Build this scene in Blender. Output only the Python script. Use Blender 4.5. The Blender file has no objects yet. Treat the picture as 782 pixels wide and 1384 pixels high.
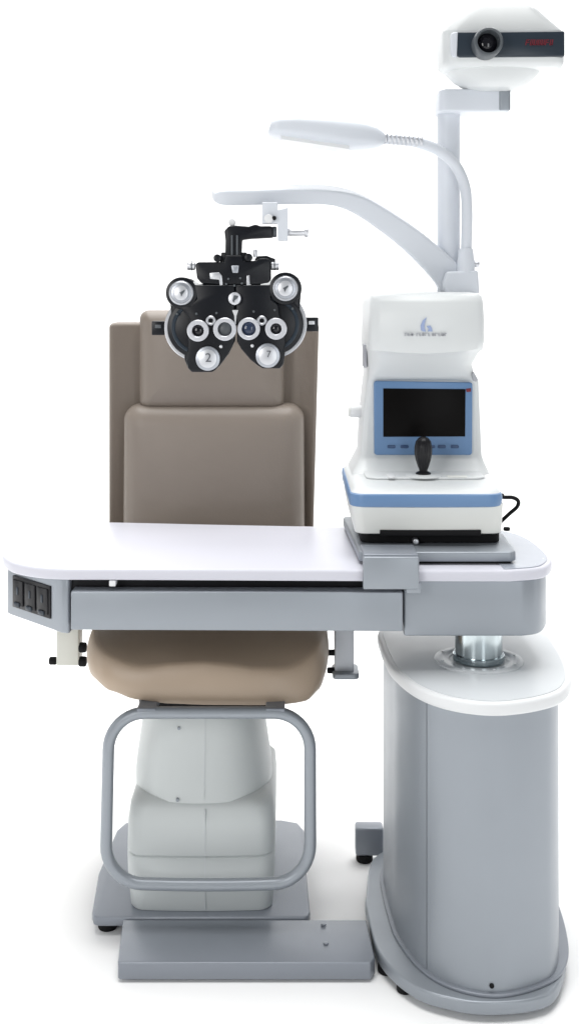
import bpy, bmesh, math, random
from mathutils import Vector, Matrix
random.seed(4)
S = bpy.context.scene
COL = S.collection
PI = math.pi

# ------------------------------------------------------------------ camera
F = 1550.0; CX = 391.0; HY = 400.0; EYE = 1.36
cam_d = bpy.data.cameras.new("camera")
cam = bpy.data.objects.new("camera", cam_d); COL.objects.link(cam)
cam.location = (0, 0, EYE); cam.rotation_euler = (PI/2, 0, 0)
cam_d.sensor_fit = 'VERTICAL'; cam_d.sensor_height = 36; cam_d.lens = F/1384*36
cam_d.shift_y = -(692-HY)/1384
cam_d.clip_end = 100
S.camera = cam

# ------------------------------------------------------------------ light
w = bpy.data.worlds.new("World"); S.world = w; w.use_nodes = True
bg = w.node_tree.nodes['Background']
bg.inputs[0].default_value = (0.93, 0.97, 1.0, 1); bg.inputs[1].default_value = 0.25

def area(name, loc, target, sx, sy, power, color=(1, 1, 1)):
    l = bpy.data.lights.new(name, 'AREA'); l.shape = 'RECTANGLE'; l.size = sx; l.size_y = sy
    l.energy = power; l.color = color
    o = bpy.data.objects.new(name, l); COL.objects.link(o); o.location = loc
    o.rotation_euler = (Vector(target)-Vector(loc)).to_track_quat('-Z', 'Y').to_euler()
    return o
area('softbox_overhead', (-0.1, 2.4, 8.0), (0.0, 2.4, 0), 6.0, 5.4, 730, (1, 0.997, 0.985))
area('softbox_key', (-1.6, -0.4, 1.75), (-0.15, 2.6, 0.75), 0.9, 1.3, 28, (1, 0.985, 0.965))
area('softbox_fill', (1.3, -1.2, 1.3), (0.3, 2.5, 0.4), 0.7, 1.8, 17, (0.96, 0.985, 1))
area('rear_floor_fill', (0.1, 4.5, 3.7), (0.0, 2.7, 0), 3.0, 0.8, 40)  # added unseen lamp, washes out floor shadows from behind
area('floor_fill', (-2.3, 2.2, 0.9), (-0.7, 2.4, 0), 0.5, 1.6, 7)  # added unseen low side lamps, brighten the floor around the bases
area('floor_fill', (2.3, 2.2, 0.9), (0.9, 2.4, 0), 0.5, 1.6, 4)
area('backdrop_fill', (0, 4.3, 4.6), (0, 7.0, 1.0), 9.0, 1.0, 90)  # added unseen lamps, lift the sweep to clipped white
area('backdrop_fill', (-3.4, 4.3, 1.6), (-0.5, 7.2, 1.6), 1.0, 3.0, 27)
area('backdrop_fill', (3.4, 4.3, 1.6), (0.5, 7.2, 1.6), 1.0, 3.0, 27)

S.view_settings.view_transform = 'Standard'; S.view_settings.look = 'None'
S.view_settings.exposure = 0.0; S.view_settings.gamma = 1.0

# ------------------------------------------------------------------ materials
def mat(name, col, rough=0.45, metal=0.0, spec=0.5, bump=0.0, bscale=300, var=0.03, coat=0.0, rvar=0.06):
    m = bpy.data.materials.new(name); m.use_nodes = True
    nt = m.node_tree; N = nt.nodes; L = nt.links
    b = N['Principled BSDF']
    b.inputs['Roughness'].default_value = rough; b.inputs['Metallic'].default_value = metal
    b.inputs['Specular IOR Level'].default_value = spec; b.inputs['Coat Weight'].default_value = coat
    tc = N.new('ShaderNodeTexCoord')
    n1 = N.new('ShaderNodeTexNoise'); n1.inputs['Scale'].default_value = 7; n1.inputs['Detail'].default_value = 5
    L.new(tc.outputs['Object'], n1.inputs['Vector'])
    mx = N.new('ShaderNodeMix'); mx.data_type = 'RGBA'
    mx.inputs[6].default_value = tuple(c*(1-var) for c in col)+(1,)
    mx.inputs[7].default_value = tuple(min(1, c*(1+var)) for c in col)+(1,)
    L.new(n1.outputs['Fac'], mx.inputs[0]); L.new(mx.outputs[2], b.inputs['Base Color'])
    mr = N.new('ShaderNodeMapRange'); mr.inputs[3].default_value = max(0, rough-rvar); mr.inputs[4].default_value = rough+rvar
    n2 = N.new('ShaderNodeTexNoise'); n2.inputs['Scale'].default_value = 23; n2.inputs['Detail'].default_value = 6
    L.new(tc.outputs['Object'], n2.inputs['Vector'])
    L.new(n2.outputs['Fac'], mr.inputs[0]); L.new(mr.outputs[0], b.inputs['Roughness'])
    if bump:
        n3 = N.new('ShaderNodeTexNoise'); n3.inputs['Scale'].default_value = bscale; n3.inputs['Detail'].default_value = 3
        L.new(tc.outputs['Object'], n3.inputs['Vector'])
        bp = N.new('ShaderNodeBump'); bp.inputs['Strength'].default_value = bump; bp.inputs['Distance'].default_value = 0.002
        L.new(n3.outputs['Fac'], bp.inputs['Height']); L.new(bp.outputs[0], b.inputs['Normal'])
    return m

def leather(name, col, rough):
    m = mat(name, col, rough, bump=0.0, var=0.04)
    nt = m.node_tree; N = nt.nodes; L = nt.links; b = N['Principled BSDF']
    tc = [n for n in N if n.type == 'TEX_COORD'][0]
    v = N.new('ShaderNodeTexVoronoi'); v.inputs['Scale'].default_value = 420
    L.new(tc.outputs['Object'], v.inputs['Vector'])
    n = N.new('ShaderNodeTexNoise'); n.inputs['Scale'].default_value = 9; n.inputs['Detail'].default_value = 4
    L.new(tc.outputs['Object'], n.inputs['Vector'])
    b1 = N.new('ShaderNodeBump'); b1.inputs['Strength'].default_value = 0.15; b1.inputs['Distance'].default_value = 0.0006
    b2 = N.new('ShaderNodeBump'); b2.inputs['Strength'].default_value = 0.25; b2.inputs['Distance'].default_value = 0.012
    L.new(v.outputs['Distance'], b1.inputs['Height']); L.new(n.outputs['Fac'], b2.inputs['Height'])
    L.new(b2.outputs[0], b1.inputs['Normal']); L.new(b1.outputs[0], b.inputs['Normal'])
    return m

M = dict(
    backdrop=mat('white_backdrop_paper', (0.93, 0.93, 0.93), 0.9, spec=0.1, var=0.0),
    top=mat('white_laminate', (0.59, 0.59, 0.65), 0.32, spec=0.15, var=0.006, rvar=0.015),
    edge=mat('white_edging', (0.70, 0.71, 0.72), 0.4, var=0.01),
    grey=mat('blue_grey_enamel', (0.285, 0.31, 0.342), 0.38, metal=0.35, bump=0.05, bscale=500, var=0.03),
    greyd=mat('dark_blue_grey_enamel', (0.235, 0.255, 0.29), 0.38, metal=0.25, bump=0.05, bscale=500, var=0.03),
    greyl=mat('grey_laminate', (0.58, 0.605, 0.625), 0.3, var=0.02),
    pale=mat('pale_grey_plastic', (0.55, 0.58, 0.58), 0.5, bump=0.05, bscale=600, var=0.02),
    white=mat('white_plastic', (0.63, 0.65, 0.655), 0.38, var=0.01),
    cream=mat('cream_plastic', (0.72, 0.73, 0.70), 0.42, var=0.02),
    armw=mat('pale_blue_enamel', (0.62, 0.65, 0.70), 0.4, var=0.015),
    ivory=mat('ivory_enamel', (0.60, 0.60, 0.55), 0.45),
    black=mat('black_plastic', (0.006, 0.006, 0.008), 0.35, spec=0.3),
    blackm=mat('matt_black_rubber', (0.006, 0.006, 0.007), 0.7, spec=0.2),
    phor=mat('black_enamel', (0.005, 0.006, 0.009), 0.30, spec=0.28, bump=0.04, bscale=700),
    slate=mat('slate_plastic', (0.022, 0.032, 0.045), 0.3, spec=0.35),
    barrel=mat('grey_lens_barrel', (0.075, 0.085, 0.095), 0.4),
    glass=mat('dark_glass', (0.006, 0.006, 0.010), 0.06, rvar=0.0),
    blueg=mat('dark_blue_glass', (0.03, 0.045, 0.09), 0.06, rvar=0.0),
    screen=mat('black_screen', (0.002, 0.0015, 0.0015), 0.35, spec=0.08, rvar=0.0),
    blue=mat('blue_plastic', (0.115, 0.22, 0.40), 0.38),
    blued=mat('dark_blue_plastic', (0.035, 0.075, 0.17), 0.4),
    chrome=mat('brushed_steel', (0.50, 0.56, 0.58), 0.16, metal=1.0, var=0.02),
    silver=mat('silver_metal', (0.60, 0.61, 0.64), 0.35, metal=0.7),
    dial=mat('silver_dial', (0.40, 0.42, 0.46), 0.33, metal=0.7),
    ringw=mat('white_lens_ring', (0.62, 0.63, 0.67), 0.3, metal=0.35),
    greye=mat('grey_table_end', (0.36, 0.385, 0.44), 0.25, var=0.02),
    dome=mat('projector_top_dimmed', (0.42, 0.435, 0.44), 0.45, var=0.01),  # housing white darkened for the dome, shading put into its colour
    numeral=mat('dial_print', (0.09, 0.095, 0.11), 0.6),
    red=mat('red_print', (0.15, 0.004, 0.014), 0.5),
    ink=mat('grey_print', (0.38, 0.39, 0.42), 0.6),
    inkb=mat('blue_print', (0.29, 0.36, 0.55), 0.6),
    leather=leather('taupe_leather', (0.212, 0.178, 0.150), 0.45),
    leather_lit=leather('taupe_leather_lit', (0.41, 0.32, 0.24), 0.4),  # the chair's taupe leather painted lighter, as the more brightly lit seat
)

# ------------------------------------------------------------------ helpers
def W(px, py, d):
    return Vector(((px-CX)/F*d, d, EYE-(py-HY)/F*d))
def X(px, d): return (px-CX)/F*d
def Z(py, d): return EYE-(py-HY)/F*d

WORLD = {}
def thing(name, label, cat, loc, group=None):
    o = bpy.data.objects.new(name, None); COL.objects.link(o); o.location = loc
    o.empty_display_size = 0.1
    o['label'] = label; o['category'] = cat
    if group: o['group'] = group
    WORLD[o] = Vector(loc)
    return o

def obj(name, bm, material, parent=None, smooth=38, label=None, kind=None):
    bm.normal_update()
    bmesh.ops.recalc_face_normals(bm, faces=bm.faces[:])
    xs = [v.co for v in bm.verts]
    lo = Vector((min(c[i] for c in xs) for i in range(3))); hi = Vector((max(c[i] for c in xs) for i in range(3)))
    org = Vector(((lo.x+hi.x)/2, (lo.y+hi.y)/2, lo.z))
    for v in bm.verts: v.co -= org
    for f in bm.faces: f.smooth = True
    me = bpy.data.meshes.new(name); bm.to_mesh(me); bm.free()
    me.set_sharp_from_angle(angle=math.radians(smooth))
    me.materials.append(material)
    o = bpy.data.objects.new(name, me); COL.objects.link(o)
    WORLD[o] = org
    if parent: o.parent = parent; o.location = org-WORLD[parent]
    else: o.location = org
    if label: o['label'] = label
    if kind: o['kind'] = kind
    return o

def bevel(bm, wd, seg=3, ang=30):
    if wd <= 0: return
    bm.normal_update()
    es = [e for e in bm.edges if len(e.link_faces) == 2 and e.calc_face_angle(0) > math.radians(ang)]
    if es: bmesh.ops.bevel(bm, geom=es, offset=wd, segments=seg, profile=0.5, affect='EDGES', clamp_overlap=True)

def merge(bm, other):
    me = bpy.data.meshes.new('tmp'); other.to_mesh(me); other.free(); bm.from_mesh(me); bpy.data.meshes.remove(me)
    return bm

def prism(outline, a, b, axis='z', bv=0.0, seg=3):
    """closed outline extruded: axis z -> outline in (x,y); axis y -> outline in (x,z); axis x -> outline in (y,z)"""
    bm = bmesh.new()
    def p(u, v, t):
        return {'z': (u, v, t), 'y': (u, t, v), 'x': (t, u, v)}[axis]
    A = [bm.verts.new(p(u, v, a)) for u, v in outline]; B = [bm.verts.new(p(u, v, b)) for u, v in outline]
    n = len(A)
    bm.faces.new(A); bm.faces.new(B[::-1])
    for i in range(n): bm.faces.new((A[i], B[i], B[(i+1) % n], A[(i+1) % n]))
    bmesh.ops.recalc_face_normals(bm, faces=bm.faces[:])
    bevel(bm, bv, seg)
    return bm

def box(x0, x1, y0, y1, z0, z1, bv=0.0, seg=3):
    return prism([(x0, y0), (x1, y0), (x1, y1), (x0, y1)], z0, z1, 'z', bv, seg)

def cr(pts, n=8, closed=True):
    out = []; m = len(pts); P = [Vector(p) for p in pts]
    rng = m if closed else m-1
    for i in range(rng):
        if closed: a, b, c, d = P[i-1], P[i], P[(i+1) % m], P[(i+2) % m]
        else: a, b, c, d = P[max(i-1, 0)], P[i], P[i+1], P[min(i+2, m-1)]
        for k in range(n):
            t = k/n
            out.append(0.5*((2*b)+(c-a)*t+(2*a-5*b+4*c-d)*t*t+(3*b-a-3*c+d)*t**3))
    if not closed: out.append(P[-1])
    return out

def inset(pts, d):
    P = [Vector(p) for p in pts]; n = len(P)
    area2 = sum(P[i].x*P[(i+1) % n].y-P[(i+1) % n].x*P[i].y for i in range(n))
    s = 1 if area2 > 0 else -1
    out = []
    for i in range(n):
        t = (P[(i+1) % n]-P[i-1]).normalized()
        out.append(P[i]+Vector((-t.y, t.x))*s*d)
    return out

def rrect(x0, x1, y0, y1, r, n=6):
    r = min(r, (x1-x0)/2-1e-5, (y1-y0)/2-1e-5)
    out = []
    for cx, cy, a0 in ((x1-r, y0+r, -90), (x1-r, y1-r, 0), (x0+r, y1-r, 90), (x0+r, y0+r, 180)):
        for k in range(n+1):
            a = math.radians(a0+90*k/n); out.append((cx+r*math.cos(a), cy+r*math.sin(a)))
    return out

def loft(rings, cap=True):
    bm = bmesh.new(); R = [[bm.verts.new(p) for p in r] for r in rings]; n = len(R[0])
    for a, b in zip(R, R[1:]):
        for i in range(n): bm.faces.new((a[i], a[(i+1) % n], b[(i+1) % n], b[i]))
    if cap: bm.faces.new(R[0][::-1]); bm.faces.new(R[-1])
    return bm

def lathe(prof, c, axis='z', n=40):
    """prof: list of (radius, offset along axis) ; c: centre point"""
    rings = []
    for r, h in prof:
        ring = []
        for k in range(n):
            a = 2*PI*k/n; u, v = r*math.cos(a), r*math.sin(a)
            d = {'z': (u, v, h), 'y': (u, h, v), 'x': (h, u, v)}[axis]
            ring.append(Vector(c)+Vector(d))
        rings.append(ring)
    return loft(rings)

def cyl(c, r, a, b, axis='z', bv=0.002, n=40):
    bv = min(bv, r*0.4, abs(b-a)*0.4)
    s = 1 if b > a else -1
    q = bv*0.3
    return lathe([(r-bv, a), (r-q, a+s*q), (r, a+s*bv), (r, b-s*bv), (r-q, b-s*q), (r-bv, b)], c, axis, n)

def ringdisc(c, ro, ri, a, b, axis='y', n=40):
    """hollow ring"""
    q = min(0.0015, (ro-ri)*0.3)
    s = 1 if b > a else -1
    prof = [(ri, b), (ri, a+s*q), (ri+q, a), (ro-q, a), (ro, a+s*q), (ro, b)]
    rings = []
    for r, h in prof:
        ring = []
        for k in range(n):
            t = 2*PI*k/n; u, v = r*math.cos(t), r*math.sin(t)
            d = {'z': (u, v, h), 'y': (u, h, v), 'x': (h, u, v)}[axis]
            ring.append(Vector(c)+Vector(d))
        rings.append(ring)
    bm = loft(rings, cap=False)
    bm.verts.ensure_lookup_table()
    for i in range(n):
        j = (i+1) % n; L = (len(prof)-1)*n
        bm.faces.new([bm.verts[k] for k in (i, j, L+j, L+i)])
    return bm

def tube(path, r, n=16, closed=False, prof=None):
    """sweep; r number or list; prof optional (w,h) half sizes of a rounded rectangle"""
    P = [Vector(p) for p in path]; m = len(P); rings = []
    up = Vector((0, 1, 0)); last = None
    for i in range(m):
        if closed: t = (P[(i+1) % m]-P[i-1]).normalized()
        else: t = (P[min(i+1, m-1)]-P[max(i-1, 0)]).normalized()
        if last is None:
            u = t.cross(up)
            if u.length < 1e-3: u = t.cross(Vector((1, 0, 0)))
            u.normalize()
        else:
            u = (last-t*last.dot(t)).normalized()
        last = u; v = t.cross(u).normalized()
        rr = r[i] if isinstance(r, (list, tuple)) else r
        if prof:
            hw, hh = prof[i] if isinstance(prof, list) else prof
            ring = [P[i]+u*a+v*b for a, b in rrect(-hw, hw, -hh, hh, min(hw, hh)*0.35, 4)]
        else:
            ring = [P[i]+u*(rr*math.cos(2*PI*k/n))+v*(rr*math.sin(2*PI*k/n)) for k in range(n)]
        rings.append(ring)
    if closed: rings.append(rings[0]); bm = loft(rings, cap=False); bmesh.ops.remove_doubles(bm, verts=bm.verts, dist=1e-6)
    else: bm = loft(rings)
    return bm

def pxpoly(pts, d): return [(X(x, d), Z(y, d)) for x, y in pts]
def plate(pts, d, th, bv=0.002, seg=3): return prism(pxpoly(pts, d), d, d+th, 'y', bv, seg)

def glyph(text, size, extrude, c, mat_, parent, name, yaw=0.0, sx=1.0, font_shear=0.0):
    cu = bpy.data.curves.new('tmp_text', 'FONT'); cu.body = text; cu.size = size; cu.extrude = extrude
    cu.align_x = 'CENTER'; cu.align_y = 'CENTER'; cu.shear = font_shear; cu.resolution_u = 4
    to = bpy.data.objects.new('tmp_text', cu); COL.objects.link(to)
    bpy.context.view_layer.update()
    me = bpy.data.meshes.new_from_object(to.evaluated_get(bpy.context.evaluated_depsgraph_get()))
    bpy.data.objects.remove(to); bpy.data.curves.remove(cu)
    bm = bmesh.new(); bm.from_mesh(me); bpy.data.meshes.remove(me)
    mt = Matrix.Translation(c) @ Matrix.Rotation(yaw, 4, 'Z') @ Matrix.Rotation(PI/2, 4, 'X') @ Matrix.Diagonal((sx, 1, 1, 1))
    bmesh.ops.transform(bm, matrix=mt, verts=bm.verts)
    return obj(name, bm, mat_, parent)

# ------------------------------------------------------------------ setting: seamless white studio sweep
bm = bmesh.new()
prof = [(-4.0, 0), (5.6, 0)]
for k in range(1, 13):
    a = PI/2*k/12; prof.append((5.6+1.6*math.sin(a), 1.6-1.6*math.cos(a)))
prof.append((7.2, 6.5))
L_ = [bm.verts.new((-6.5, y, z)) for y, z in prof]; R_ = [bm.verts.new((6.5, y, z)) for y, z in prof]
for i in range(len(prof)-1): bm.faces.new((L_[i], R_[i], R_[i+1], L_[i+1]))
obj('floor_backdrop', bm, M['backdrop'], kind='structure')

# ------------------------------------------------------------------ refraction unit: cabinet, lift column, table, pole and arm
unit = thing('refraction_unit', 'grey and white ophthalmic unit: rounded cabinet carrying a long table on a chrome lift column', 'workstation', (0.38, 2.42, 0))

base_o = cr([(.169, 2.53), (.166, 2.47), (.180, 2.304), (.237, 2.197), (.311, 2.154), (.376, 2.143), (.457, 2.154),
             (.507, 2.188), (.550, 2.285), (.573, 2.41), (.574, 2.55), (.55, 2.70), (.46, 2.76), (.30, 2.76), (.20, 2.70)])
bp = obj('base_plate', prism(base_o, 0.014, 0.040, 'z', 0.005), M['grey'], unit)
for x, y in ((.225, 2.245), (.48, 2.30), (.26, 2.68), (.50, 2.68)):
    obj('foot', cyl((x, y, 0), 0.016, 0.0, 0.018, bv=0.003), M['blackm'], unit)
# rear stabiliser with its foot
st = obj('stabiliser', box(.158, .225, 2.745, 2.785, 0.018, 0.085, 0.006), M['greyd'], unit)
obj('rubber_foot', cyl((.180, 2.762, 0), 0.020, 0.0, 0.019, bv=0.004), M['blackm'], st)
obj('foot', cyl((.197, 2.31, 0), 0.020, 0.0, 0.016, bv=0.003), M['blackm'], unit)

top_o = cr([(.199, 2.52), (.203, 2.43), (.212, 2.35), (.245, 2.248), (.296, 2.182), (.370, 2.150), (.443, 2.162),
            (.515, 2.205), (.555, 2.27), (.575, 2.36), (.585, 2.48), (.585, 2.62), (.54, 2.71), (.38, 2.73), (.25, 2.71), (.203, 2.62)])
# cabinet body with a vertical door seam cut as a groove
bo = inset(top_o, 0.013)
bo = [Vector((p.x if p.x < .5 else p.x-0.02*(p.x-.5)/.085, p.y)) for p in bo]
def seam(pts, key, depth=0.004, wd=0.0022):
    n = len(pts); i = min(range(n), key=key); t = (pts[(i+1) % n]-pts[i-1]).normalized()
    area2 = sum(pts[k].x*pts[(k+1) % n].y-pts[(k+1) % n].x*pts[k].y for k in range(n)); s = 1 if area2 > 0 else -1
    nn = Vector((-t.y, t.x))*s; p = pts[i]
    return pts[:i]+[p-t*wd/2, p-t*wd/2+nn*depth, p+t*wd/2+nn*depth, p+t*wd/2]+pts[i+1:]
bo2 = seam(bo, lambda k: (Vector(bo[k])-Vector((X(571, 2.235), 2.235))).length)
obj('cabinet', prism(bo2, 0.040, 0.571, 'z', 0.0), M['grey'], unit)
obj('plinth_strip', prism(inset(top_o, 0.005), 0.0402, 0.047, 'z', 0.002), M['greyd'], unit)
obj('screw', cyl((X(664, 2.16), 2.158, 0.060), 0.0045, 0, 0.012, 'y'), M['blackm'], unit)
for py in (1040, 1170):
    pass
ct = obj('cabinet_top', prism(top_o, 0.571, 0.596, 'z', 0.006), M['edge'], unit)
obj('top_panel', prism(inset(top_o, 0.012), 0.5945, 0.5975, 'z', 0.001, 2), M['greyl'], ct)
cc = (.395, 2.40)
fl = obj('column_flange', lathe([(0.092, 0.5975), (0.092, 0.6005), (0.089, 0.602), (0.070, 0.602), (0.068, 0.6005), (0.062, 0.6005), (0.06, 0.598)], (cc[0], cc[1], 0), 'z', 56), M['greyl'], unit)
for k in range(8):
    a = 2*PI*(k+.3)/8
    obj('screw', cyl((cc[0]+.080*math.cos(a), cc[1]+.080*math.sin(a), 0), 0.0035, 0.602, 0.6042, bv=0.0008, n=12), M['greyl'], fl)
obj('lift_column', lathe([(.052, .600), (.052, .606), (.049, .608), (.049, .70)], (cc[0], cc[1], 0), 'z', 64), M['chrome'], unit)
obj('column_sleeve', lathe([(.0535, .6005), (.0535, .612), (.0525, .613), (.0505, .613)], (cc[0], cc[1], 0), 'z', 64), M['chrome'], unit)

# tabletop
tab = cr([(-.440, 2.785), (-.53, 2.765), (-.59, 2.71), (-.622, 2.61), (-.616, 2.467), (-.580, 2.378), (-.527, 2.330), (-.463, 2.308), (-.35, 2.305),
          (-.1, 2.300), (.15, 2.295), (.40, 2.292), (.455, 2.296), (.510, 2.318), (.541, 2.372), (.551, 2.43), (.550, 2.51), (.541, 2.600), (.510, 2.672), (.44, 2.715), (.30, 2.730), (.07, 2.735), (-.2, 2.76)], 7)
tt = obj('tabletop', prism(tab, 0.788, 0.811, 'z', 0.0055), M['top'], unit)
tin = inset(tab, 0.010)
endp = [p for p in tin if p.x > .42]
i0 = min(range(len(tin)), key=lambda k: (tin[k]-Vector((.30, 2.30))).length)
obj('end_overlay', prism(endp, 0.8105, 0.8128, 'z', 0.0008, 1), M['greye'], tt)  # thin greyer sheet over the right end of the tabletop

# right housing
hr = [p for p in inset(tab, 0.012) if p.x > .232]
lo_y = min(hr, key=lambda p: (p-Vector((.232, 2.3))).length); 
hr = sorted([p for p in hr if p.y < 2.5], key=lambda p: math.atan2(p.y-2.50, p.x-.25))
hr = [Vector((.2305, 2.312))]+[Vector((p.x, max(p.y, 2.312))) for p in hr if p.x > .25]+[Vector((.53, 2.62)), Vector((.2305, 2.62))]
rh = obj('column_housing', prism(hr, 0.674, 0.7875, 'z', 0.004), M['grey'], unit)
# beam behind the drawer
obj('table_beam', box(-.455, .2285, 2.345, 2.62, 0.690, 0.7875, 0.0), M['black'], unit)
# left housing
lh = [(-.449, 2.322), (-.444, 2.326), (-.444, 2.66), (-.55, 2.66), (-.607, 2.60), (-.608, 2.474), (-.600, 2.462), (-.462, 2.327)]
lho = obj('socket_housing', prism(lh, 0.676, 0.7875, 'z', 0.005), M['grey'], unit)
A = Vector((-.449, 2.316)); B = Vector((-.602, 2.461)); u2 = (B-A).normalized(); Lh = (B-A).length; nn = Vector((-u2.y, u2.x))
if nn.y > 0: nn = -nn
def onface(t, z, out): p = A+u2*(t*Lh)+nn*out; return Vector((p.x, p.y, z))
def facebox(t0, t1, z0, z1, o0, o1, bv=0.001):
    bm = bmesh.new(); vs = []
    for o in (o0, o1):
        vs.append([bm.verts.new(onface(t, z, o)) for t, z in ((t0, z0), (t1, z0), (t1, z1), (t0, z1))])
    bm.faces.new(vs[0]); bm.faces.new(vs[1][::-1])
    for i in range(4): bm.faces.new((vs[0][i], vs[1][i], vs[1][(i+1) % 4], vs[0][(i+1) % 4]))
    bmesh.ops.recalc_face_normals(bm, faces=bm.faces[:]); bevel(bm, bv, 2); return bm
sp = obj('socket_panel', facebox(.25, .90, .698, .765, -0.012, 0.004), M['black'], unit)
for k in range(3):
    t = .265+.212*k
    obj('socket', facebox(t+.01, t+.19, .705, .758, 0.002, 0.007, 0.002), M['black'], sp)
    obj('switch', facebox(t+.055, t+.155, .702, .712, 0.006, 0.010, 0.002), M['slate'], sp)
    obj('switch', facebox(t+.085, t+.115, .728, .744, 0.006, 0.0085, 0.001), M['slate'], sp)

# drawer
dr = obj('drawer', prism([(X(96, 2.30), .690), (X(544, 2.30), .687), (X(544, 2.30), .766), (X(96, 2.30), .767)], 2.300, 2.34, 'y', 0.0025), M['grey'], unit)
obj('drawer_catch', box(X(147, 2.3), X(156, 2.3), 2.304, 2.33, .776, .7875, 0.002), M['edge'], unit)

# main pole
pcx, pcd = X(605.5, 2.66), 2.66
obj('pole', lathe([(.0265, .8125), (.0265, 1.80)], (pcx, pcd, 0), 'z', 40), M['armw'], unit)
obj('pole_base', lathe([(.045, .8125), (.045, .822), (.034, .83), (.032, .87), (.027, .874)], (pcx, pcd, 0), 'z', 40), M['armw'], unit)
# clamp block where the arm meets the pole
cb = plate([(603, 397.5), (598, 384), (603, 367), (646, 365), (648, 397.5)], 2.60, 0.11, 0.006)
# overhead arm as a swept, tapering box
D0, D1 = 2.655, 2.42
armp = [(632, 420, 1.0), (619, 394, 1.0), (603, 371, .97), (581, 348, .9), (552, 322, .78), (518, 297, .64), (486, 277, .5), (462, 267.5, .4), (436, 263, .3), (400, 262.5, .22), (350, 263, .1), (288, 264, 0)]
pp = cr([tuple(W(x, y, D1+(D0-D1)*t)) for x, y, t in armp], 6, closed=False)
widths = []
for i in range(len(pp)):
    t = i/(len(pp)-1)
    hw = 0.036 if t < .1 else 0.036-(t-.1)*0.032 if t < .7 else 0.0168
    widths.append((max(hw, .0155), 0.024))
widths[-1] = (.009, .016); widths[-2] = (.0145, .022)
arm = obj('overhead_arm', tube(pp, 0, prof=widths), M['armw'], unit)
obj('arm_clamp', cb, M['armw'], unit)
obj('clamp_knob', cyl((X(640, 2.62), 2.62, Z(357, 2.62)), 0.007, 0, 0.012, 'x'), M['silver'], unit)
# projector bracket at the pole top
obj('projector_bracket', prism(rrect(X(591, 2.63), X(686, 2.63), 2.60, 2.70, .018), Z(153, 2.63), Z(123, 2.63), 'z', 0.005), M['armw'], unit)
obj('bracket_end', prism(rrect(X(671.5, 2.62), X(687, 2.62), 2.596, 2.704, .006), Z(152, 2.63), Z(124, 2.63), 'z', 0.003), M['grey'], unit)

# ------------------------------------------------------------------ projector
prj = thing('chart_projector', 'white chart projector with dark front band and round lens on top of the tall pole', 'projector', (X(672, 2.62), 2.62, Z(120, 2.62)))
def ringbox(z, x0, x1, y0, y1, r, bulge=0.0, n=8):
    o = []
    # rounded rectangle with subdivided front so it can bow
    base = rrect(x0, x1, y0, y1, r, n)
    xm = (x0+x1)/2; hw = (x1-x0)/2
    pts = []
    for i, (x, y) in enumerate(base):
        pts.append((x, y)); nx, ny = base[(i+1) % len(base)]
        if i in (2*n+1, 4*n+3):
            for k in range(1, 12): pts.append((x+(nx-x)*k/12, y))
    for x, y in pts:
        uu = (x-xm)/hw; yy = y
        if y < (y0+y1)/2: yy = y-bulge*(1-uu*uu)
        o.append(Vector((x, yy, z)))
    return o
d = 2.50
rings = []
for py, a, b, ya, yb, r in ((88.5, 612, 758, 2.520, 2.60, .03), (87.5, 603, 763, 2.508, 2.62, .03), (82, 599.5, 765, 2.500, 2.635, .03), (58, 598.5, 765.5, 2.498, 2.64, .03), (40, 599, 765, 2.50, 2.64, .03)):
    rings.append(ringbox(Z(py, d), X(a, d), X(b, d), ya, yb, r))
pb = obj('housing', loft(rings), M['white'], prj, smooth=60)
rings = []
for py, a, b, ya, yb, r in ((40.3, 600, 764, 2.502, 2.638, .03), (34, 602, 758, 2.506, 2.635, .035), (22, 612, 745, 2.518, 2.63, .04), (12, 627, 733, 2.532, 2.62, .035), (6.5, 641, 722, 2.545, 2.61, .02), (4, 656, 706, 2.555, 2.60, .01)):
    rings.append(ringbox(Z(py, ya), X(a, ya), X(b, ya), ya, yb, r))
obj('top_cover', loft(rings), M['dome'], prj, smooth=60)
rings = []
for py, a, b, ya, yb in ((86, 606, 742, 2.515, 2.68), (93, 611, 739, 2.517, 2.68), (101, 620, 731, 2.522, 2.675), (108, 631, 721, 2.530, 2.665), (113, 644, 710, 2.542, 2.65), (116, 662, 695, 2.565, 2.63)):
    xa, xb = X(a, d), X(b, d); xm_, ym_ = (xa+xb)/2, (ya+yb)/2; zz = Z(py, d+.03)
    rings.append([Vector((xm_+(xb-xa)/2*math.copysign(abs(math.cos(2*PI*k/56))**.8, math.cos(2*PI*k/56)), ym_+(yb-ya)/2*math.copysign(abs(math.sin(2*PI*k/56))**.8, math.sin(2*PI*k/56)), zz)) for k in range(56)])
obj('underside_bowl', loft(rings), M['white'], prj, smooth=60)
band = obj('front_band', plate([(614, 46), (618, 43), (762.5, 42), (762.5, 76), (620, 77), (615, 73)], 2.492, 0.02, 0.003), M['slate'], prj)
obj('band_end', plate([(609, 45), (614, 43), (618.5, 43), (617, 77), (612, 76), (609, 72)], 2.4905, 0.03, 0.003), M['armw'], prj)
lb = obj('lens_barrel', lathe([(.031, 2.50), (.032, 2.462), (.031, 2.452), (.0285, 2.449), (.0245, 2.450), (.0235, 2.458), (.021, 2.475)], (X(659, 2.46), 0, Z(57, 2.46)), 'y', 48), M['barrel'], prj)
obj('lens_glass', lathe([(.0215, 2.472), (.016, 2.4665), (.008, 2.4635), (.0005, 2.463)], (X(659, 2.46), 0, Z(57, 2.46)), 'y', 40), M['glass'], prj)
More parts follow.
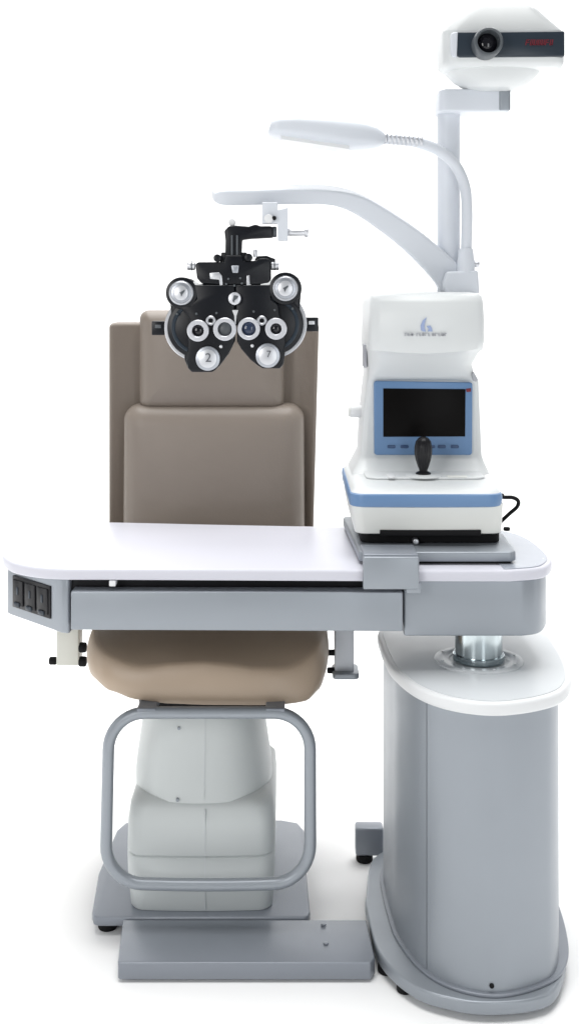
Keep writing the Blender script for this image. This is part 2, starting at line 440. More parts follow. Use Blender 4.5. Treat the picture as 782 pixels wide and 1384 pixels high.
# illegible red lettering : a row of slanted strokes
def strokes(spec, d, parent, name, m, th=0.0012, slant=0.0):
    bm = bmesh.new()
    for x0, y0, x1, y1 in spec:
        q = [(x0+slant*(0), y1), (x1, y1), (x1+slant, y0), (x0+slant, y0)]
        merge(bm, prism(pxpoly(q, d), d, d+th, 'y'))
    return obj(name, bm, m, parent)
sp_ = []
x = 709
for wd in (6, 5, 5.5, 5, 5, 6, 5):
    if wd == 6: sp_ += [(x, 53.2, x+1.3, 61), (x+1.3, 53.2, x+wd-1.2, 54.6), (x+1.3, 56.6, x+wd-1.6, 57.8)]
    else: sp_ += [(x, 53.2, x+1.3, 61), (x+1.3, 59.4, x+wd-1.2, 61), (x+wd-2.4, 53.2, x+wd-1.1, 61)]
    x += wd
strokes(sp_, 2.4905, prj, 'lettering', M['red'], 0.003, 1.8)
obj('mounting_stem', lathe([(.009, Z(126, 2.62)), (.009, Z(119, 2.62)), (.012, Z(118, 2.62)), (.012, Z(112, 2.62))], (X(667, 2.62), 2.62, 0), 'z', 24), M['barrel'], prj)
obj('side_knob', cyl((X(600.5, 2.56), 2.56, Z(74, 2.56)), 0.009, -0.010, 0.006, 'x'), M['silver'], prj)

# ------------------------------------------------------------------ examination lamp
lamp = thing('examination_lamp', 'white gooseneck lamp with a flat oblong head curving over the table', 'lamp', (X(629, 2.62), 2.62, Z(366, 2.62)))
gp = [(629, 352, 2.62), (630, 320, 2.62), (630.5, 285, 2.615), (627.5, 252, 2.61), (615, 224, 2.60), (593, 204, 2.585), (565, 193, 2.565), (538, 188.5, 2.545), (520, 187, 2.53)]
obj('gooseneck', tube(cr([tuple(W(*g)) for g in gp], 8, False), 0.0125, 16), M['armw'], lamp)
# flexible collar of fine rings near the head
bm = bmesh.new()
for k in range(9):
    c = W(520+k*6.0, 187+k*0.35+0.02*k*k, 2.53+k*.0042)
    merge(bm, cyl(c, 0.0138, -0.0035, 0.0035, 'x', 0.0018, 20))
obj('flexible_collar', bm, M['silver'], lamp)
obj('sleeve', lathe([(.020, Z(372, 2.62)), (.020, Z(352, 2.62)), (.0185, Z(349, 2.62)), (.0165, Z(338, 2.62)), (.0155, Z(336, 2.62)), (.012, Z(335.5, 2.62))], (X(629, 2.62), 2.62, 0), 'z', 28), M['armw'], lamp)
# head: loft along x
rings = []
for px, yt, yb, hd, dd in ((521, 183, 191, .010, 2.53), (517, 178.5, 196, .022, 2.528), (508, 172, 199.5, .038, 2.525), (492, 166, 201.5, .052, 2.52), (474, 163, 202, .058, 2.51), (450, 160, 198.5, .062, 2.50), (425, 158, 195, .064, 2.49), (400, 156.5, 191, .064, 2.48), (378, 158, 188, .060, 2.47), (367, 165, 185.5, .05, 2.465), (363, 176, 184, .035, 2.463)):
    zt, zb = Z(yt, dd), Z(yb, dd); zc = (zt+zb)/2; hh = (zt-zb)/2; ring = []
    for k in range(36):
        a = 2*PI*k/36; c_, s_ = math.cos(a), math.sin(a)
        e = .65
        ring.append(Vector((X(px, dd), dd+hd*math.copysign(abs(c_)**e, c_), zc+hh*math.copysign(abs(s_)**(.55 if s_ < 0 else .9), s_))))
    rings.append(ring)
lhd = obj('lamp_head', loft(rings), M['armw'], lamp, smooth=70)
g0, g1 = W(380, 189, 2.47), W(470, 202.5, 2.51)
bm = bmesh.new()
vs = [bm.verts.new(v) for v in (g0+Vector((0, -.04, .006)), g1+Vector((0, -.04, .006)), g1+Vector((0, .04, .006)), g0+Vector((0, .04, .006)))]
vs2 = [bm.verts.new(v.co+Vector((0.0005, 0, -.0095))) for v in vs]
bm.faces.new(vs); bm.faces.new(vs2[::-1])
for i in range(4): bm.faces.new((vs[i], vs2[i], vs2[(i+1) % 4], vs[(i+1) % 4]))
obj('diffuser', bm, M['edge'], lhd)

# ------------------------------------------------------------------ phoropter
DP = 2.38
ph = thing('phoropter', 'black phoropter with silver dials and paired lens rings hanging from the overhead arm', 'phoropter', tuple(W(318, 300, DP)))
def pd(px, py, r, a, b, bv=0.0015, n=40, dd=DP): return cyl((X(px, dd), dd, Z(py, dd)), r/F*dd, a, b, 'y', bv, n)
# bracket
obj('suspension_bracket', plate([(354, 273), (375, 273), (375, 284), (389, 280), (389, 325), (375, 325), (375, 302), (354, 302)], DP+.0, .03, .002), M['armw'], ph)
obj('bracket_bolt', pd(363, 296, 6, -.012, .002), M['edge'], ph)
obj('bracket_bolt', pd(370.5, 295, 2.8, -.013, .002), M['blackm'], ph)
obj('clamp_rod', cyl(W(388, 314, DP+.015), 0.0075, -0.002, 0.042, 'x'), M['silver'], ph)
obj('rod_tip', cyl(W(388, 314, DP+.015), 0.0105, 0.036, 0.044, 'x'), M['silver'], ph)
# elbow
obj('elbow', plate([(304, 350), (304.5, 325), (303, 312), (309, 305.5), (318, 304.5), (336, 306), (345, 303), (352, 305.5), (366, 305.5), (369, 308), (369, 321), (340, 322.5), (327, 324), (326, 350)], DP, .03, .005), M['phor'], ph)
obj('elbow_rib', plate([(312, 318), (314.5, 318), (314.5, 345), (312, 345)], DP-.003, .006, .001), M['barrel'], ph)
obj('elbow_rib', plate([(319, 318), (321.5, 318), (321.5, 345), (319, 345)], DP-.003, .006, .001), M['barrel'], ph)
obj('elbow_joint', cyl(W(366, 313.5, DP+.015), 0.0115, 0, 0.012, 'x'), M['barrel'], ph)
obj('top_button', pd(313, 300, 5, .008, .02), M['edge'], ph)
# cross bar
cbp = [(264, 357), (268, 354), (302, 354), (304, 345), (327, 345), (329, 353), (346, 352), (351, 349), (361, 349), (366, 353), (366, 378), (360, 384), (340, 385), (298, 385), (272, 383), (266, 376)]
xb = obj('cross_bar', plate(cbp, DP-.006, .045, .003), M['phor'], ph)
for a, b in ((294, 351), (336, 350)):
    obj('adjusting_knob', pd(a, b-2, 5.2, -.012, .01), M['phor'], xb)
obj('adjusting_knob', cyl(W(345, 345, DP), 0.004, -0.004, .012, 'z'), M['silver'], xb)
for s, px in ((-1, 264), (1, 366)):
    k = obj('end_knob', cyl(W(px, 359, DP+.01), 0.0095, 0, s*0.017, 'x', 0.002, 24), M['silver'], xb)
    obj('knob_band', cyl(W(px, 359, DP+.01), 0.0102, s*0.006, s*0.0085, 'x', 0.0006, 24), M['barrel'], k)
obj('mechanism_block', plate([(299, 341), (333, 341), (336, 356), (297, 356)], DP+.002, .034, .002), M['phor'], xb)
obj('mechanism_block', plate([(344, 350), (348, 346), (360, 345.5), (372, 350), (371, 358), (345, 358)], DP+.004, .03, .002), M['phor'], xb)
obj('level_vial', plate([(312, 359), (323, 359), (322, 369), (314, 369)], DP-.010, .006, .002), M['dial'], xb)
obj('scale_window', plate([(283, 369), (296, 368), (300, 373), (301, 385), (297, 386), (296, 378), (284, 377)], DP-.009, .006, .001), M['silver'], xb)
obj('scale_window', plate([(333, 373), (337, 372), (337.5, 384), (340, 385), (333, 386)], DP-.009, .006, .001), M['silver'], xb)
for a, b in ((309, 377), (325, 376), (306, 384), (327, 383), (317, 386)):
    obj('screw', pd(a, b, 1.6, -.012, -.004, n=12), M['barrel'], xb)

obj('centre_spine', plate([(311, 384), (325, 384), (324, 436), (318, 441), (312, 436)], DP+.006, .03, .001), M['phor'], ph)
def half(s, dials, lens, outl, rim, label_side):
    t = obj('lens_battery', plate(outl, DP, .045, .004), M['phor'], ph)
    obj('aperture_disc', pd(rim[0], rim[1], rim[2], -.0015, .038, .003, 64), M['phor'], t)
    obj('disc_scale', ringdisc((X(rim[0], DP), DP, Z(rim[1], DP)), (rim[2]-6)/F*DP, (rim[2]-11)/F*DP, -.0035, .002, 'y', 64), M['slate'], t)
    obj('silver_rim', ringdisc((X(rim[0], DP), DP, Z(rim[1], DP)), (rim[2]+4.5)/F*DP, (rim[2]-1)/F*DP, .008, .036, 'y', 64), M['silver'], t)
    (ux, uy, ur), (lx, ly, lr) = dials
    obj('dial_housing', pd(ux, uy, ur, -.010, .036, .003, 48), M['phor'], t)
    dd = obj('cylinder_dial', pd(ux, uy, ur-5, -.020, -.008, .002, 48), M['dial'], t)
    obj('dial_ring', ringdisc((X(ux, DP), DP, Z(uy, DP)), (ur-6)/F*DP, (ur-8)/F*DP, -.0215, -.015, 'y', 48), M['silver'], dd)
    obj('dial_hub', pd(ux, uy, ur-11.5, -.025, -.018, .002, 32), M['silver'], dd)
    obj('pointer', plate([(ux-3.5, uy-.5), (ux+3.5, uy-4.5), (ux+4, uy-2.5), (ux+1, uy+1), (ux-1, uy+5), (ux-2, uy+1)], DP-.0262, .003, 0), M['barrel'], dd)
    l = obj('axis_dial', pd(lx, ly, lr, -.018, -.001, .002, 48), M['dial'], t)
    obj('dial_face', pd(lx, ly, lr-4, -.020, -.015, .001, 40), M['silver'], l)
    return t, l
outL = [(228, 397), (233, 380), (246, 374), (258, 377), (268, 384), (276, 383), (304, 383), (317.3, 383), (317, 424), (318, 440), (317, 461), (309, 478), (297, 494), (291, 500), (287, 503), (259, 503), (254, 498), (249, 486), (249, 474), (236, 462), (229, 440), (231, 420)]
outR = [(407, 391), (403, 375), (386, 368), (372, 372), (364, 383), (356, 382), (330, 382), (317.8, 383), (319, 424), (320, 440), (320, 461), (326, 472), (338, 486), (348, 494), (355, 498), (378, 498), (383, 493), (385, 476), (397, 462), (406, 440), (405, 415)]
tl, ll = half(-1, ((246, 396, 21.5), (281.5, 484, 16.5)), None, outL, (267, 443, 41), 0)
tr, lr_ = half(1, ((385.5, 390, 22), (362, 480, 16.5)), None, outR, (368, 438, 42), 0)
glyph('2', 17/F*DP, .0008, W(281.5, 484, DP-.0208), M['numeral'], ll, 'numeral')
glyph('7', 13/F*DP, .0008, W(363, 479, DP-.0208), M['numeral'], lr_, 'numeral')
# front cover plates over the aperture discs
for t, pts in ((tl, [(262, 385), (317, 385), (317, 424), (318, 440), (317, 461), (309, 478), (297, 494), (291, 500), (287, 503), (259, 503), (254, 498), (252, 486), (254, 470), (253, 452), (257, 432), (247, 420), (243, 414), (256, 413), (266, 404)]),
               (tr, [(366, 385), (318, 385), (319, 424), (320, 440), (320, 461), (326, 472), (338, 486), (348, 494), (355, 498), (378, 498), (382, 493), (383, 476), (386, 462), (386, 440), (378, 426), (376, 411), (366, 404)])):
    obj('cover_plate', plate(pts, DP-.010, .02, .003), M['phor'], t)
for t, x, y, ro, ri, m, inner in ((tl, 268.5, 446.5, 14.5, 8, 'ringw', 'glass'), (tl, 304.5, 444.5, 15.5, 9.5, 'ringw', 'barrel'), (tr, 336.5, 444, 15, 9.5, 'ringw', 'blueg'), (tr, 373, 444, 14.5, 7.5, 'ringw', 'glass')):
    r_ = obj('lens_ring', ringdisc((X(x, DP), DP, Z(y, DP)), ro/F*DP, ri/F*DP, -.024, -.006), M[m], t)
    obj('lens', lathe([(ri/F*DP+.0005, -.012), (ri/F*DP*.7, -.0145), (ri/F*DP*.3, -.0158), (.0003, -.016)], (X(x, DP), DP, Z(y, DP)), 'y', 32), M[inner], r_)
for t, c in ((tl, [(285.5, 433)]), (tr, [(354, 433)])):
    for x, y in c:
        obj('cross_cylinder_knob', ringdisc((X(x, DP), DP, Z(y, DP)), 6.5/F*DP, 3.2/F*DP, -.019, -.006, n=28), M['silver'], t)
for t, l in ((tl, [(266, 424), (293, 423), (299, 468), (240, 424)]), (tr, [(343, 421), (371, 419), (341, 467), (395, 417)])):
    for i, (x, y) in enumerate(l):
        obj('screw', pd(x, y, 2.4 if i == 2 else 1.7, -.013, -.001, n=14), M['silver' if i == 2 else 'barrel'], t)
for t, px in ((tl, [(205, 453), (222, 453), (222, 434), (205, 434)]), (tr, [(412, 448), (430, 448), (430, 429), (412, 429)])):
    ar = obj('side_lever', plate(px, DP+.018, .018, .002), M['phor'], t)
    cx_ = sum(p[0] for p in px)/4; cy_ = sum(p[1] for p in px)/4
    obj('lever_screw', plate([(cx_-4, cy_-4.5), (cx_+4, cy_-4.5), (cx_+4, cy_), (cx_-4, cy_)], DP+.016, .004, .0005), M['silver' if px[0][0] > 300 else 'barrel'], ar)
# silver arms under the cross bar
obj('link_arm', plate([(263, 379), (268, 384), (281, 386), (281, 390), (266, 390), (259, 384)], DP-.008, .012, .001), M['edge'], xb)
obj('link_arm', plate([(367, 377), (363, 382), (352, 384), (352, 388), (366, 388), (371, 382)], DP-.008, .012, .001), M['edge'], xb)
hb = obj('centre_knob', pd(317.5, 403.5, 8.5, -.022, -.004, .002, 28), M['ringw'], xb)
obj('knob_slot', plate([(316, 399), (322, 400), (321, 403), (317, 406), (316, 409), (314, 407)], DP-.0235, .003, 0), M['barrel'], hb)
obj('white_gap_plate', plate([(313.5, 419), (322, 419), (319.5, 427), (318.8, 438), (316.8, 438), (316.5, 427)], DP-.013, .01, .0006), M['edge'], xb)  # added white plate standing for the bright gap between the batteries

# ------------------------------------------------------------------ sliding instrument plate
sl = thing('sliding_plate', 'blue-grey sliding instrument plate with clamp bracket over the front edge of the white table', 'plate', (.30, 2.52, .813))
slo = [(.141, 2.345), (.150, 2.338), (.452, 2.338), (.463, 2.350), (.468, 2.50), (.462, 2.70), (.13, 2.72), (.126, 2.70)]
obj('tray', prism(slo, .8175, .838, 'z', .004), M['grey'], sl)
obj('tray_shadow', prism(inset(slo, .010), .8130, .8185, 'z', 0), M['blackm'], sl)  # black layer painted in as the shadow under the tray
br = obj('clamp_bracket', box(X(490.5, 2.27), X(566, 2.27), 2.270, 2.292-.002, Z(797, 2.27), Z(753, 2.27), .003), M['grey'], sl)
obj('bracket_top', box(X(490.5, 2.27)+.001, X(566, 2.27)-.001, 2.278, 2.37, .8385, .8465, .002), M['greyd'], sl)
obj('bracket_lip', box(X(549, 2.27), X(569, 2.27), 2.274, 2.291, Z(803, 2.27), Z(790, 2.27), .002), M['grey'], sl)
obj('plate_knob', cyl((X(684, 2.55), 2.55, .838), .0075, 0, .008), M['blackm'], sl)

# ------------------------------------------------------------------ autorefractor
ar = thing('autorefractor', 'white autorefractor with blue-framed black screen and joystick on the sliding plate', 'eye instrument', (.29, 2.55, .8385))
obj('carriage', prism(rrect(.150, .445, 2.42, 2.70, .02), .8385, .872, 'z', .003), M['blackm'], ar)
obj('carriage_knob', cyl((X(561, 2.41), 2.412, Z(731, 2.41)), .006, -.012, .012, 'y'), M['silver'], ar)
rings = [ringbox(z, x0, x1, y0, y1, r, .004) for z, x0, x1, y0, y1, r in
         ((.8625, .140, .442, 2.400, 2.76, .02), (.865, .137, .445, 2.394, 2.765, .022), (.90, .131, .447, 2.390, 2.77, .024), (.926, .128, .448, 2.388, 2.772, .025))]
obj('base', loft(rings), M['cream'], ar, smooth=50)
obj('base_recess_shade', box(.188, .398, 2.3865, 2.42, .861, .8725, .001), M['blackm'], ar)  # black plate set proud, its colour standing for the shade of an opening
rings = [ringbox(z, x0, x1, y0, y1, r, .005) for z, x0, x1, y0, y1, r in
         ((.921, .128, .442, 2.384, 2.77, .03), (.923, .126, .444, 2.380, 2.775, .03), (.937, .125, .446, 2.378, 2.78, .03), (.947, .126, .445, 2.380, 2.78, .03), (.9485, .128, .443, 2.384, 2.775, .03))]
obj('blue_band', loft(rings), M['blue'], ar, smooth=50)
rings = []
for z, x0, x1, y0, y1, r in ((.948, .129, .443, 2.384, 2.775, .03), (.952, .131, .441, 2.388, 2.775, .03), (.957, .137, .437, 2.402, 2.77, .03), (.961, .146, .430, 2.425, 2.76, .03), (.963, .155, .425, 2.45, 2.76, .03)):
    rings.append(ringbox(z, x0, x1, y0, y1, r, .004))
obj('deck', loft(rings), M['white'], ar, smooth=50)
obj('deck_ledge', prism(rrect(.165, .425, 2.475, 2.75, .03), .9632, .968, 'z', .002), M['white'], ar)
# tower
T = [(.960, 474, 659, 2.555, 2.77, .03, 0), (.972, 478, 657, 2.572, 2.77, .03, 0), (.985, 483, 654, 2.592, 2.77, .02, 0), (.997, 487, 652, 2.602, 2.77, .015, 0), (1.08, 490, 650, 2.604, 2.775, .015, 0),
     (1.168, 496, 648, 2.606, 2.78, .015, 0), (1.176, 497, 645, 2.600, 2.78, .015, 0.002), (1.187, 497, 640, 2.585, 2.785, .02, .004), (1.205, 499, 641, 2.565, 2.79, .03, .010),
     (1.232, 498, 645, 2.530, 2.79, .024, .018), (1.238, 497, 648, 2.522, 2.79, .024, .022), (1.2425, 496, 650, 2.510, 2.79, .024, .026), (1.26, 496, 651, 2.503, 2.79, .024, .028),
     (1.31, 497, 651, 2.502, 2.79, .024, .027), (1.345, 498, 650, 2.505, 2.79, .024, .026), (1.360, 499, 649, 2.515, 2.785, .024, .024), (1.3665, 503, 645, 2.53, 2.775, .024, .02), (1.369, 510, 635, 2.55, 2.76, .024, .015)]
rings = [ringbox(z, X(a, 2.55 if z > 1.2 else 2.60), X(b, 2.55 if z > 1.2 else 2.60), ya, yb, r, bl) for z, a, b, ya, yb, r, bl in T]
tw = loft(rings)
# crease of the upper cover bows down in the middle
for v in tw.verts:
    if 1.225 < v.co.z < 1.25 and v.co.y < 2.53:
        c = X(570, 2.5); v.co.z -= 0.010*(1-((v.co.x-c)/.13)**2)-.003
obj('tower', tw, M['white'], ar, smooth=42)
DS = 2.594
sb = obj('screen_bezel', plate([(505, 518), (507, 515), (636, 517), (638, 519), (637.5, 613), (635, 615), (508, 615), (505.5, 613)], DS, .014, .003), M['blue'], ar)
obj('screen', plate([(517.5, 525), (628.5, 526), (628, 590), (517.5, 590.5)], DS-.0015, .01, .0006), M['screen'], sb)
for px in (528.5, 546, 582, 596.5, 614):
    obj('button', plate([(px-5.5, 603), (px-4.5, 601.6), (px+4.5, 601.6), (px+5.5, 603), (px+5.5, 604.8), (px+4.5, 606), (px-4.5, 606), (px-5.5, 604.8)], DS-.002, .006, .0008), M['blued'], sb)
obj('indicator', plate([(629, 525.5), (636, 524.5), (636, 529.5), (630, 530)], DS-.001, .005, .0006), M['red'], sb)
# logo and unreadable wordmark
yl = 2.4725
obj('emblem', merge(prism([(p[0], p[1]) for p in pxpoly([(576, 429), (571, 433), (568, 440), (568.5, 446), (571, 448), (575, 448), (573, 443), (573.5, 437)], yl)], yl, yl+.006, 'y'),
                    prism(pxpoly([(576, 441), (581, 440), (583, 443), (584, 448), (577.5, 448), (579, 444.5)], yl), yl, yl+.006, 'y')), M['inkb'], ar)
sp_ = []; x = 546.5
random.seed(9)
for i in range(13):
    if i == 3: x += 3
    if i == 8: x += 1.5
    wv = random.choice((2.6, 3.0, 3.4)); k = i % 3
    sp_.append((x, 450.2, x+.8, 454.3))
    if k != 1: sp_.append((x+.8, 450.2, x+wv, 451.0))
    if k != 0: sp_.append((x+.8, 453.5, x+wv, 454.3))
    if k == 2: sp_.append((x+wv-.8, 451, x+wv, 453.5))
    x += wv+1.1
strokes(sp_, yl, ar, 'wordmark', M['ink'], .006)
obj('side_slot', prism([(2.60, Z(497, 2.6)), (2.66, Z(497, 2.6)), (2.66, Z(466, 2.6)), (2.60, Z(466, 2.6))], X(491.5, 2.6), X(495.5, 2.6), 'x', .001), M['ink'], ar)
kn = obj('side_knob', cyl((X(494, 2.68), 2.68, Z(556, 2.68)), .0145, -.036, 0.0, 'x'), M['edge'], ar)
obj('knob_cap', cyl((X(494, 2.68), 2.68, Z(556, 2.68)), .0125, -.041, -.035, 'x'), M['cream'], kn)
obj('catch', plate([(637, 505), (640, 503), (645, 513), (643, 516), (639, 515)], 2.585, .012, .001), M['ink'], ar)
# joystick
jc = (X(571.5, 2.50), 2.50)
zb, zt = Z(641, 2.5), Z(590, 2.5); H = zt-zb
jprof = [(.0165, 0), (.0165, .04), (.009, .09), (.0095, .13), (.0125, .22), (.0165, .38), (.0195, .55), (.0195, .72), (.0165, .88), (.010, .97), (.003, 1.0)]
bmj = lathe([(r, zb+h*H) for r, h in jprof], (jc[0], jc[1], 0), 'z', 40)
for v in bmj.verts:       # finger flutes
    a = math.atan2(v.co.y-jc[1], v.co.x-jc[0]); h = (v.co.z-zb)/H
    if .15 < h < .95:
        k = 1-.10*(1-abs(math.cos(a*5)))
        v.co.x = jc[0]+(v.co.x-jc[0])*k; v.co.y = jc[1]+(v.co.y-jc[1])*k
obj('joystick', bmj, M['black'], ar, smooth=60)
obj('joystick_collar', lathe([(.040, .9675), (.040, .969), (.034, .9715), (.015, .972)], (jc[0], jc[1], 0), 'z', 40), M['white'], ar)
obj('deck_button', prism(rrect(X(612, 2.47)-.012, X(640, 2.47)-.012, 2.475, 2.50, .006), .9675, .9695, 'z', .001), M['cream'], ar)
obj('deck_button', prism(rrect(X(524, 2.47), X(534, 2.47), 2.465, 2.52, .005), .9675, .9705, 'z', .001), M['edge'], ar)
# cable
cp = [(668, 670, 2.47), (680, 672, 2.47), (692, 672.5, 2.47), (699.5, 677, 2.475), (698, 685, 2.48), (688, 694, 2.50), (675, 706, 2.53), (664, 716, 2.56)]
obj('cable', tube(cr([tuple(W(*g)) for g in cp], 6, False), .0042, 10), M['blackm'], ar)
obj('cable_plug', cyl((X(669, 2.47), 2.47, Z(670.5, 2.47)), .006, -.004, .018, 'x'), M['blackm'], ar)

# ------------------------------------------------------------------ examination chair
ch = thing('examination_chair', 'taupe leather examination chair on a pale grey pedestal behind the white table', 'chair', (-.19, 2.62, 0))
# base plate
bpl = [(-.405, 2.46), (-.400, 2.44), (-.385, 2.432), (.028, 2.432), (.040, 2.44), (.044, 2.46), (.052, 2.80), (.035, 2.86), (-.01, 2.875), (-.38, 2.875), (-.425, 2.86), (-.437, 2.80)]
bpl = [(X(123, 2.44), 2.455), (X(127, 2.44), 2.438), (X(133, 2.44), 2.433), (X(411, 2.44), 2.433), (X(416, 2.44), 2.438), (X(419, 2.44), 2.455), (X(417, 2.6)-.005, 2.62), (.036, 2.83), (.020, 2.87), (-.02, 2.885), (-.37, 2.885), (-.41, 2.87), (-.425, 2.83), (-.435, 2.62)]
obj('base_plate', prism(bpl, .022, .042, 'z', .004), M['greyd'], ch)
for x, y in ((X(146, 2.47), 2.47), (X(398, 2.47), 2.47), (-.36, 2.82), (0.0, 2.82)):
    obj('foot', cyl((x, y, 0), .021, 0, .024, bv=.004), M['blackm'], ch)
# pedestal: lower cover and upper column
cxp = X(273, 2.55)
def pr(z, pa, pb_, ya, yb, r, bl=.0):
    return ringbox(z, X(pa, ya+.06), X(pb_, ya+.06), ya, yb, r, bl)
rings = [pr(.0425, 182, 368, 2.462, 2.81, .03, .006), (pr(.048, 180, 369, 2.459, 2.81, .03, .006)), pr(.12, 175.5, 371, 2.456, 2.81, .035, .008), pr(.158, 175, 371.5, 2.456, 2.81, .035, .008),
         pr(.161, 176, 370.5, 2.460, 2.808, .035, .008), pr(.164, 175, 371.5, 2.456, 2.81, .035, .008), pr(.230, 176, 372, 2.457, 2.81, .035, .008), pr(.262, 179, 370, 2.463, 2.81, .04, .008), pr(.274, 184, 366, 2.475, 2.80, .05, .008), pr(.279, 192, 358, 2.49, 2.78, .05, .008)]
obj('pedestal_cover', loft(rings), M['pale'], ch, smooth=50)
def ell(z, pa, pb_, ya, yb, n=64, e=.8):
    d_ = (ya+yb)/2; x0, x1 = X(pa, d_), X(pb_, d_); xc, hx = (x0+x1)/2, (x1-x0)/2; yc, hy = d_, (yb-ya)/2
    return [Vector((xc+hx*math.copysign(abs(math.cos(2*PI*k/n))**e, math.cos(2*PI*k/n)), yc+hy*math.copysign(abs(math.sin(2*PI*k/n))**e, math.sin(2*PI*k/n)), z)) for k in range(n)]
rings = [ell(.272, 186, 368, 2.458, 2.80), ell(.30, 186, 367, 2.462, 2.80), ell(.33, 188, 364, 2.468, 2.79), ell(.40, 194, 358, 2.48, 2.78), ell(.47, 199, 353, 2.49, 2.77)]
obj('pedestal_column', loft(rings), M['pale'], ch, smooth=60)
# vertical mould line and small screws
obj('pedestal_seam', box(X(276.6, 2.448), X(277.4, 2.448), 2.4475, 2.46, .05, .262, 0), M['greyl'], ch)
obj('column_seam', prism([(2.4574, .284), (2.4610, .30), (2.4670, .33), (2.4790, .40), (2.4890, .465), (2.50, .465), (2.50, .284)], X(276.7, 2.48), X(277.3, 2.48), 'x'), M['greyl'], ch)
obj('screw', pd(242, 984, 2.2, -.004, .012, n=14, dd=2.487), M['grey'], ch)
obj('screw', pd(240, 1081, 2.2, -.004, .012, n=14, dd=2.4595), M['grey'], ch)
obj('seat_mount', box(X(188, 2.46), X(372, 2.46), 2.455, 2.76, .462, .512, .004), M['blackm'], ch)
# foot ring
r_ = .0125
fx0, fx1 = X(146.5, 2.37), X(419, 2.37); fz0, fz1 = Z(1192, 2.37), Z(966, 2.37)
fr = rrect(fx0, fx1, fz0, fz1, .075, 10)
path = []
for i, (x, z) in enumerate(fr):
    path.append((x, z)); nx, nz = fr[(i+1) % len(fr)]
    if math.hypot(nx-x, nz-z) > .05:
        for k in range(1, 8): path.append((x+(nx-x)*k/8, z+(nz-z)*k/8))
P3 = []
for x, z in path:
    u_ = (x-(fx0+fx1)/2)/((fx1-fx0)/2); v_ = (z-fz0)/(fz1-fz0)
    P3.append(Vector((x+(-.006*(1-v_) if u_ < 0 else .0), 2.37+.012*v_, z-(.006*(1-u_*u_) if v_ < .3 else 0))))
obj('foot_ring', tube(P3, r_, 18, closed=True), M['grey'], ch)
for px in (200, 372):
    obj('ring_bracket', box(X(px, 2.4)-.02, X(px, 2.4)+.02, 2.372, 2.47, fz1-.004, fz1+.012, .003), M['greyd'], ch)
# seat
def seat():
    bm = bmesh.new(); n = 96; x0, x1 = X(111, 2.50), X(447, 2.50); xc = (x0+x1)/2; hx = (x1-x0)/2; y0, y1 = 2.405, 2.93; yc = (y0+y1)/2; hy = (y1-y0)/2
    def tab_(t, u):
        for (a, za), (b, zb_) in zip(t, t[1:]):
            if u <= b:
                k = min(1, max(0, (u-a)/(b-a))); k = k*k*(3-2*k); return za+(zb_-za)*k
        return t[-1][1]
    TOP = [(-1, .592), (-.85, .586), (-.5, .574), (-.15, .584), (.1, .586), (.4, .570), (.7, .562), (1, .574)]
    BOT = [(-1, .560), (-.9, .542), (-.72, .525), (-.52, .512), (-.28, .505), (0, .502), (.80, .500), (.9, .512), (1, .545)]
    def zt(u, v):   # v=-1 front
        f = min(1, max(0, (-v-.25)/.72))**1.5
        back = .612+.016*abs(u)**2.5
        return back*(1-f)+tab_(TOP, u)*f
    def zbot(u, v):
        return tab_(BOT, u)-.004
    rings = []
    def outl(a, s, drop=0):
        c_, s_ = math.cos(a), math.sin(a); e = .45
        u = math.copysign(abs(c_)**e, c_)*s; v = math.copysign(abs(s_)**e, s_)*s
        return u, v
    spec = []
    for k in range(0, 9): spec.append((.06+.875*k/8, 'b', 0))
    for k in range(1, 12):
        t = k/12; a = PI*t; q = (1-math.cos(a))/2; spec.append((.94+.06*math.sin(a)**.6-.035*q*q, 'm', q))
    for k in range(0, 12): spec.append(((.90-.84*k/11), 't', 1))
    for s, kd, t in spec:
        ring = []
        for k in range(n):
            a = 2*PI*k/n; u, v = outl(a, s)
            ff = max(0, -v)
            zb_, zt_ = zbot(u, v), zt(u, v)
            if kd == 'b': z = zb_
            elif kd == 't': z = zt_
            else: z = zb_+(zt_-zb_)*t
            
            ring.append(Vector((xc+hx*u, yc+hy*v+.0, z)))
        rings.append(ring)
    return loft(rings)
obj('seat', seat(), M['leather_lit'], ch, smooth=80)
obj('seat_pan', prism(rrect(X(190, 2.46), X(372, 2.46), 2.44, 2.80, .03), .502, .5125, 'z', .002), M['blackm'], ch)
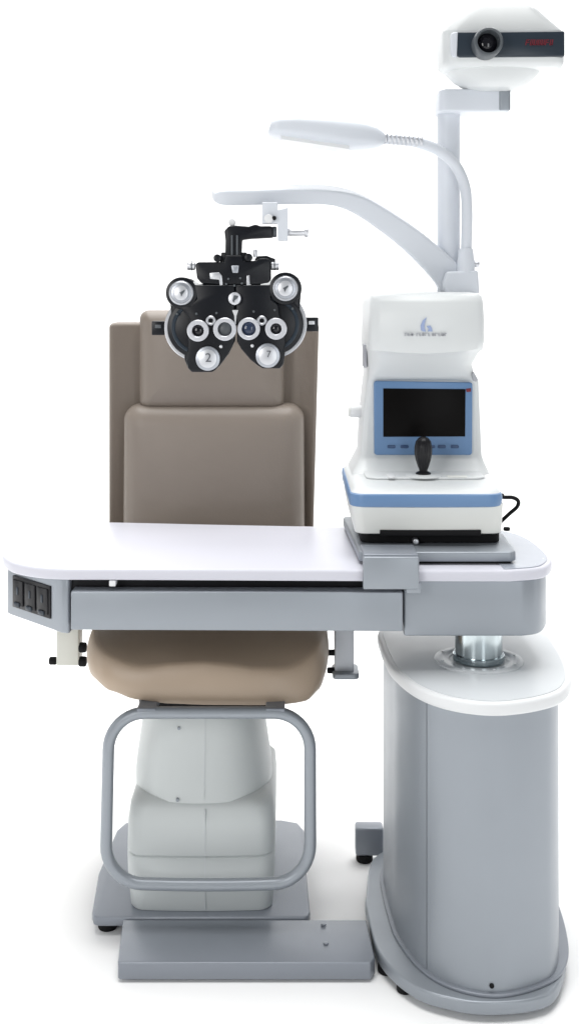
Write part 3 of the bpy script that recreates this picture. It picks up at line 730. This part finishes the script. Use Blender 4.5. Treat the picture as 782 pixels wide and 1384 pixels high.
# backrest shell, a shallow curved panel
def arc_panel(x0, x1, yb, wing, th, n=28):
    out = []
    xm = (x0+x1)/2; hw = (x1-x0)/2
    for k in range(n+1):
        u = -1+2*k/n; out.append((xm+hw*u, yb-wing*abs(u)**5))
    for k in range(n+1):
        u = 1-2*k/n; out.append((xm+hw*u, yb+th-wing*.6*abs(u)**4))
    return out
bs = prism(arc_panel(X(147.5, 2.96), X(431, 2.96), 3.0, .045, .07), .56, Z(436, 2.96), 'z', .012, 4)
for v in bs.verts:      # slight taper towards the seat
    f_ = (1.29-v.co.z)/.5
    if v.co.x > -.15: v.co.x -= .016*min(f_, 1.2)
obj('backrest_shell', bs, M['leather'], ch)
def cushion(x0, x1, z0, z1, yb, th, r, puff=.012, taper=0.0):
    rings = []
    spec = [(0, 0), (-.001, .35), (0, .6), (.002, .70), (.006, .80), (.013, .89), (.023, .96), (.036, 1.01)]
    w_, h_ = x1-x0, z1-z0; mxi = min(w_, h_)/2-.004
    k = .056
    while k < mxi-.03: spec.append((k, 1.02+0.0)); k += .022
    n = 12
    for ins, t in spec:
        o = rrect(x0+ins, x1-ins, z0+ins, z1-ins, max(r-ins*.6, .003), n)
        # subdivide long sides
        ring = []
        for i, (x, z) in enumerate(o):
            ring.append((x, z)); 
            nx, nz = o[(i+1) % len(o)]
            if i % (n+1) == n:
                for q in range(1, 10): ring.append((x+(nx-x)*q/10, z+(nz-z)*q/10))
        if ins >= .03:
            bul = lambda x, z: puff/th*max(0, (1-abs((2*x-x0-x1)/(w_-.06))**2.5))*max(0, (1-abs((2*z-z0-z1)/(h_-.06))**2.5))
        else: bul = lambda x, z: 0
        rings.append([Vector((x+taper*(z-z0)*(1 if x < (x0+x1)/2 else -1), yb-(t+bul(x, z))*th, z)) for x, z in ring])
    return loft(rings)
obj('headrest', cushion(X(186, 2.90), X(383, 2.90), Z(555, 2.90), Z(420, 2.90), 2.995, .085, .022, .010), M['leather'], ch, smooth=80)
obj('back_cushion', cushion(X(163, 2.89), X(412, 2.89), .60, Z(549, 2.89), 2.995, .10, .040, .016, .006), M['leather'], ch, smooth=80)
# armrests: post, pad behind the table, hinge knobs
def armrest(px0, px1, pyb, dpt, m, knobs, lab):
    po = obj('armrest_post', box(X(px0, dpt), X(px1, dpt), dpt, dpt+.05, Z(pyb, dpt), .665, .004), M[m], ch)
    for kx, ky, r in knobs:
        obj('pivot_knob', cyl(W(kx, ky, dpt+.01), r, -.009, .009, 'x', .004, 20), M['blackm'], po)
    obj('armrest_pad', prism(rrect(X(px0, dpt)-.012, X(px1, dpt)+.012, 2.675, 2.96, .02), .655, .685, 'z', .010), M['leather'], ch)
armrest(76, 107, 900, 2.61, 'ivory', [(72, 893, .009), (112, 875, .0115), (112, 894, .0115)], '')
armrest(452, 478, 912, 2.61, 'armw', [(447, 882, .007), (447, 906, .007)], '')
obj('armrest_foot', prism(rrect(X(449, 2.6), X(485, 2.6), 2.59, 2.665, .012), Z(917, 2.6), Z(909, 2.6), 'z', .003), M['grey'], ch)

# ------------------------------------------------------------------ floor platform joining chair and cabinet
fp = thing('foot_platform', 'low blue-grey metal platform on the floor in front of the chair pedestal', 'platform', (-.08, 2.35, 0))
obj('platform_top', prism([(-.340, 2.275), (-.336, 2.270), (.160, 2.270), (.170, 2.29), (.1625, 2.427), (-.352, 2.427)], .006, .040, 'z', .003), M['greyd'], fp)
for x, y in ((X(437, 2.40), 2.405), (X(440, 2.34), 2.335)):
    obj('bolt', cyl((x, y, 0), .0055, .040, .0435, bv=.001, n=6), M['greyd'], fp)
for x, y in ((-.31, 2.30), (.13, 2.30), (-.31, 2.40), (.13, 2.40)):
    obj('rubber_foot', cyl((x, y, 0), .014, 0, .0065, bv=.001), M['blackm'], fp)
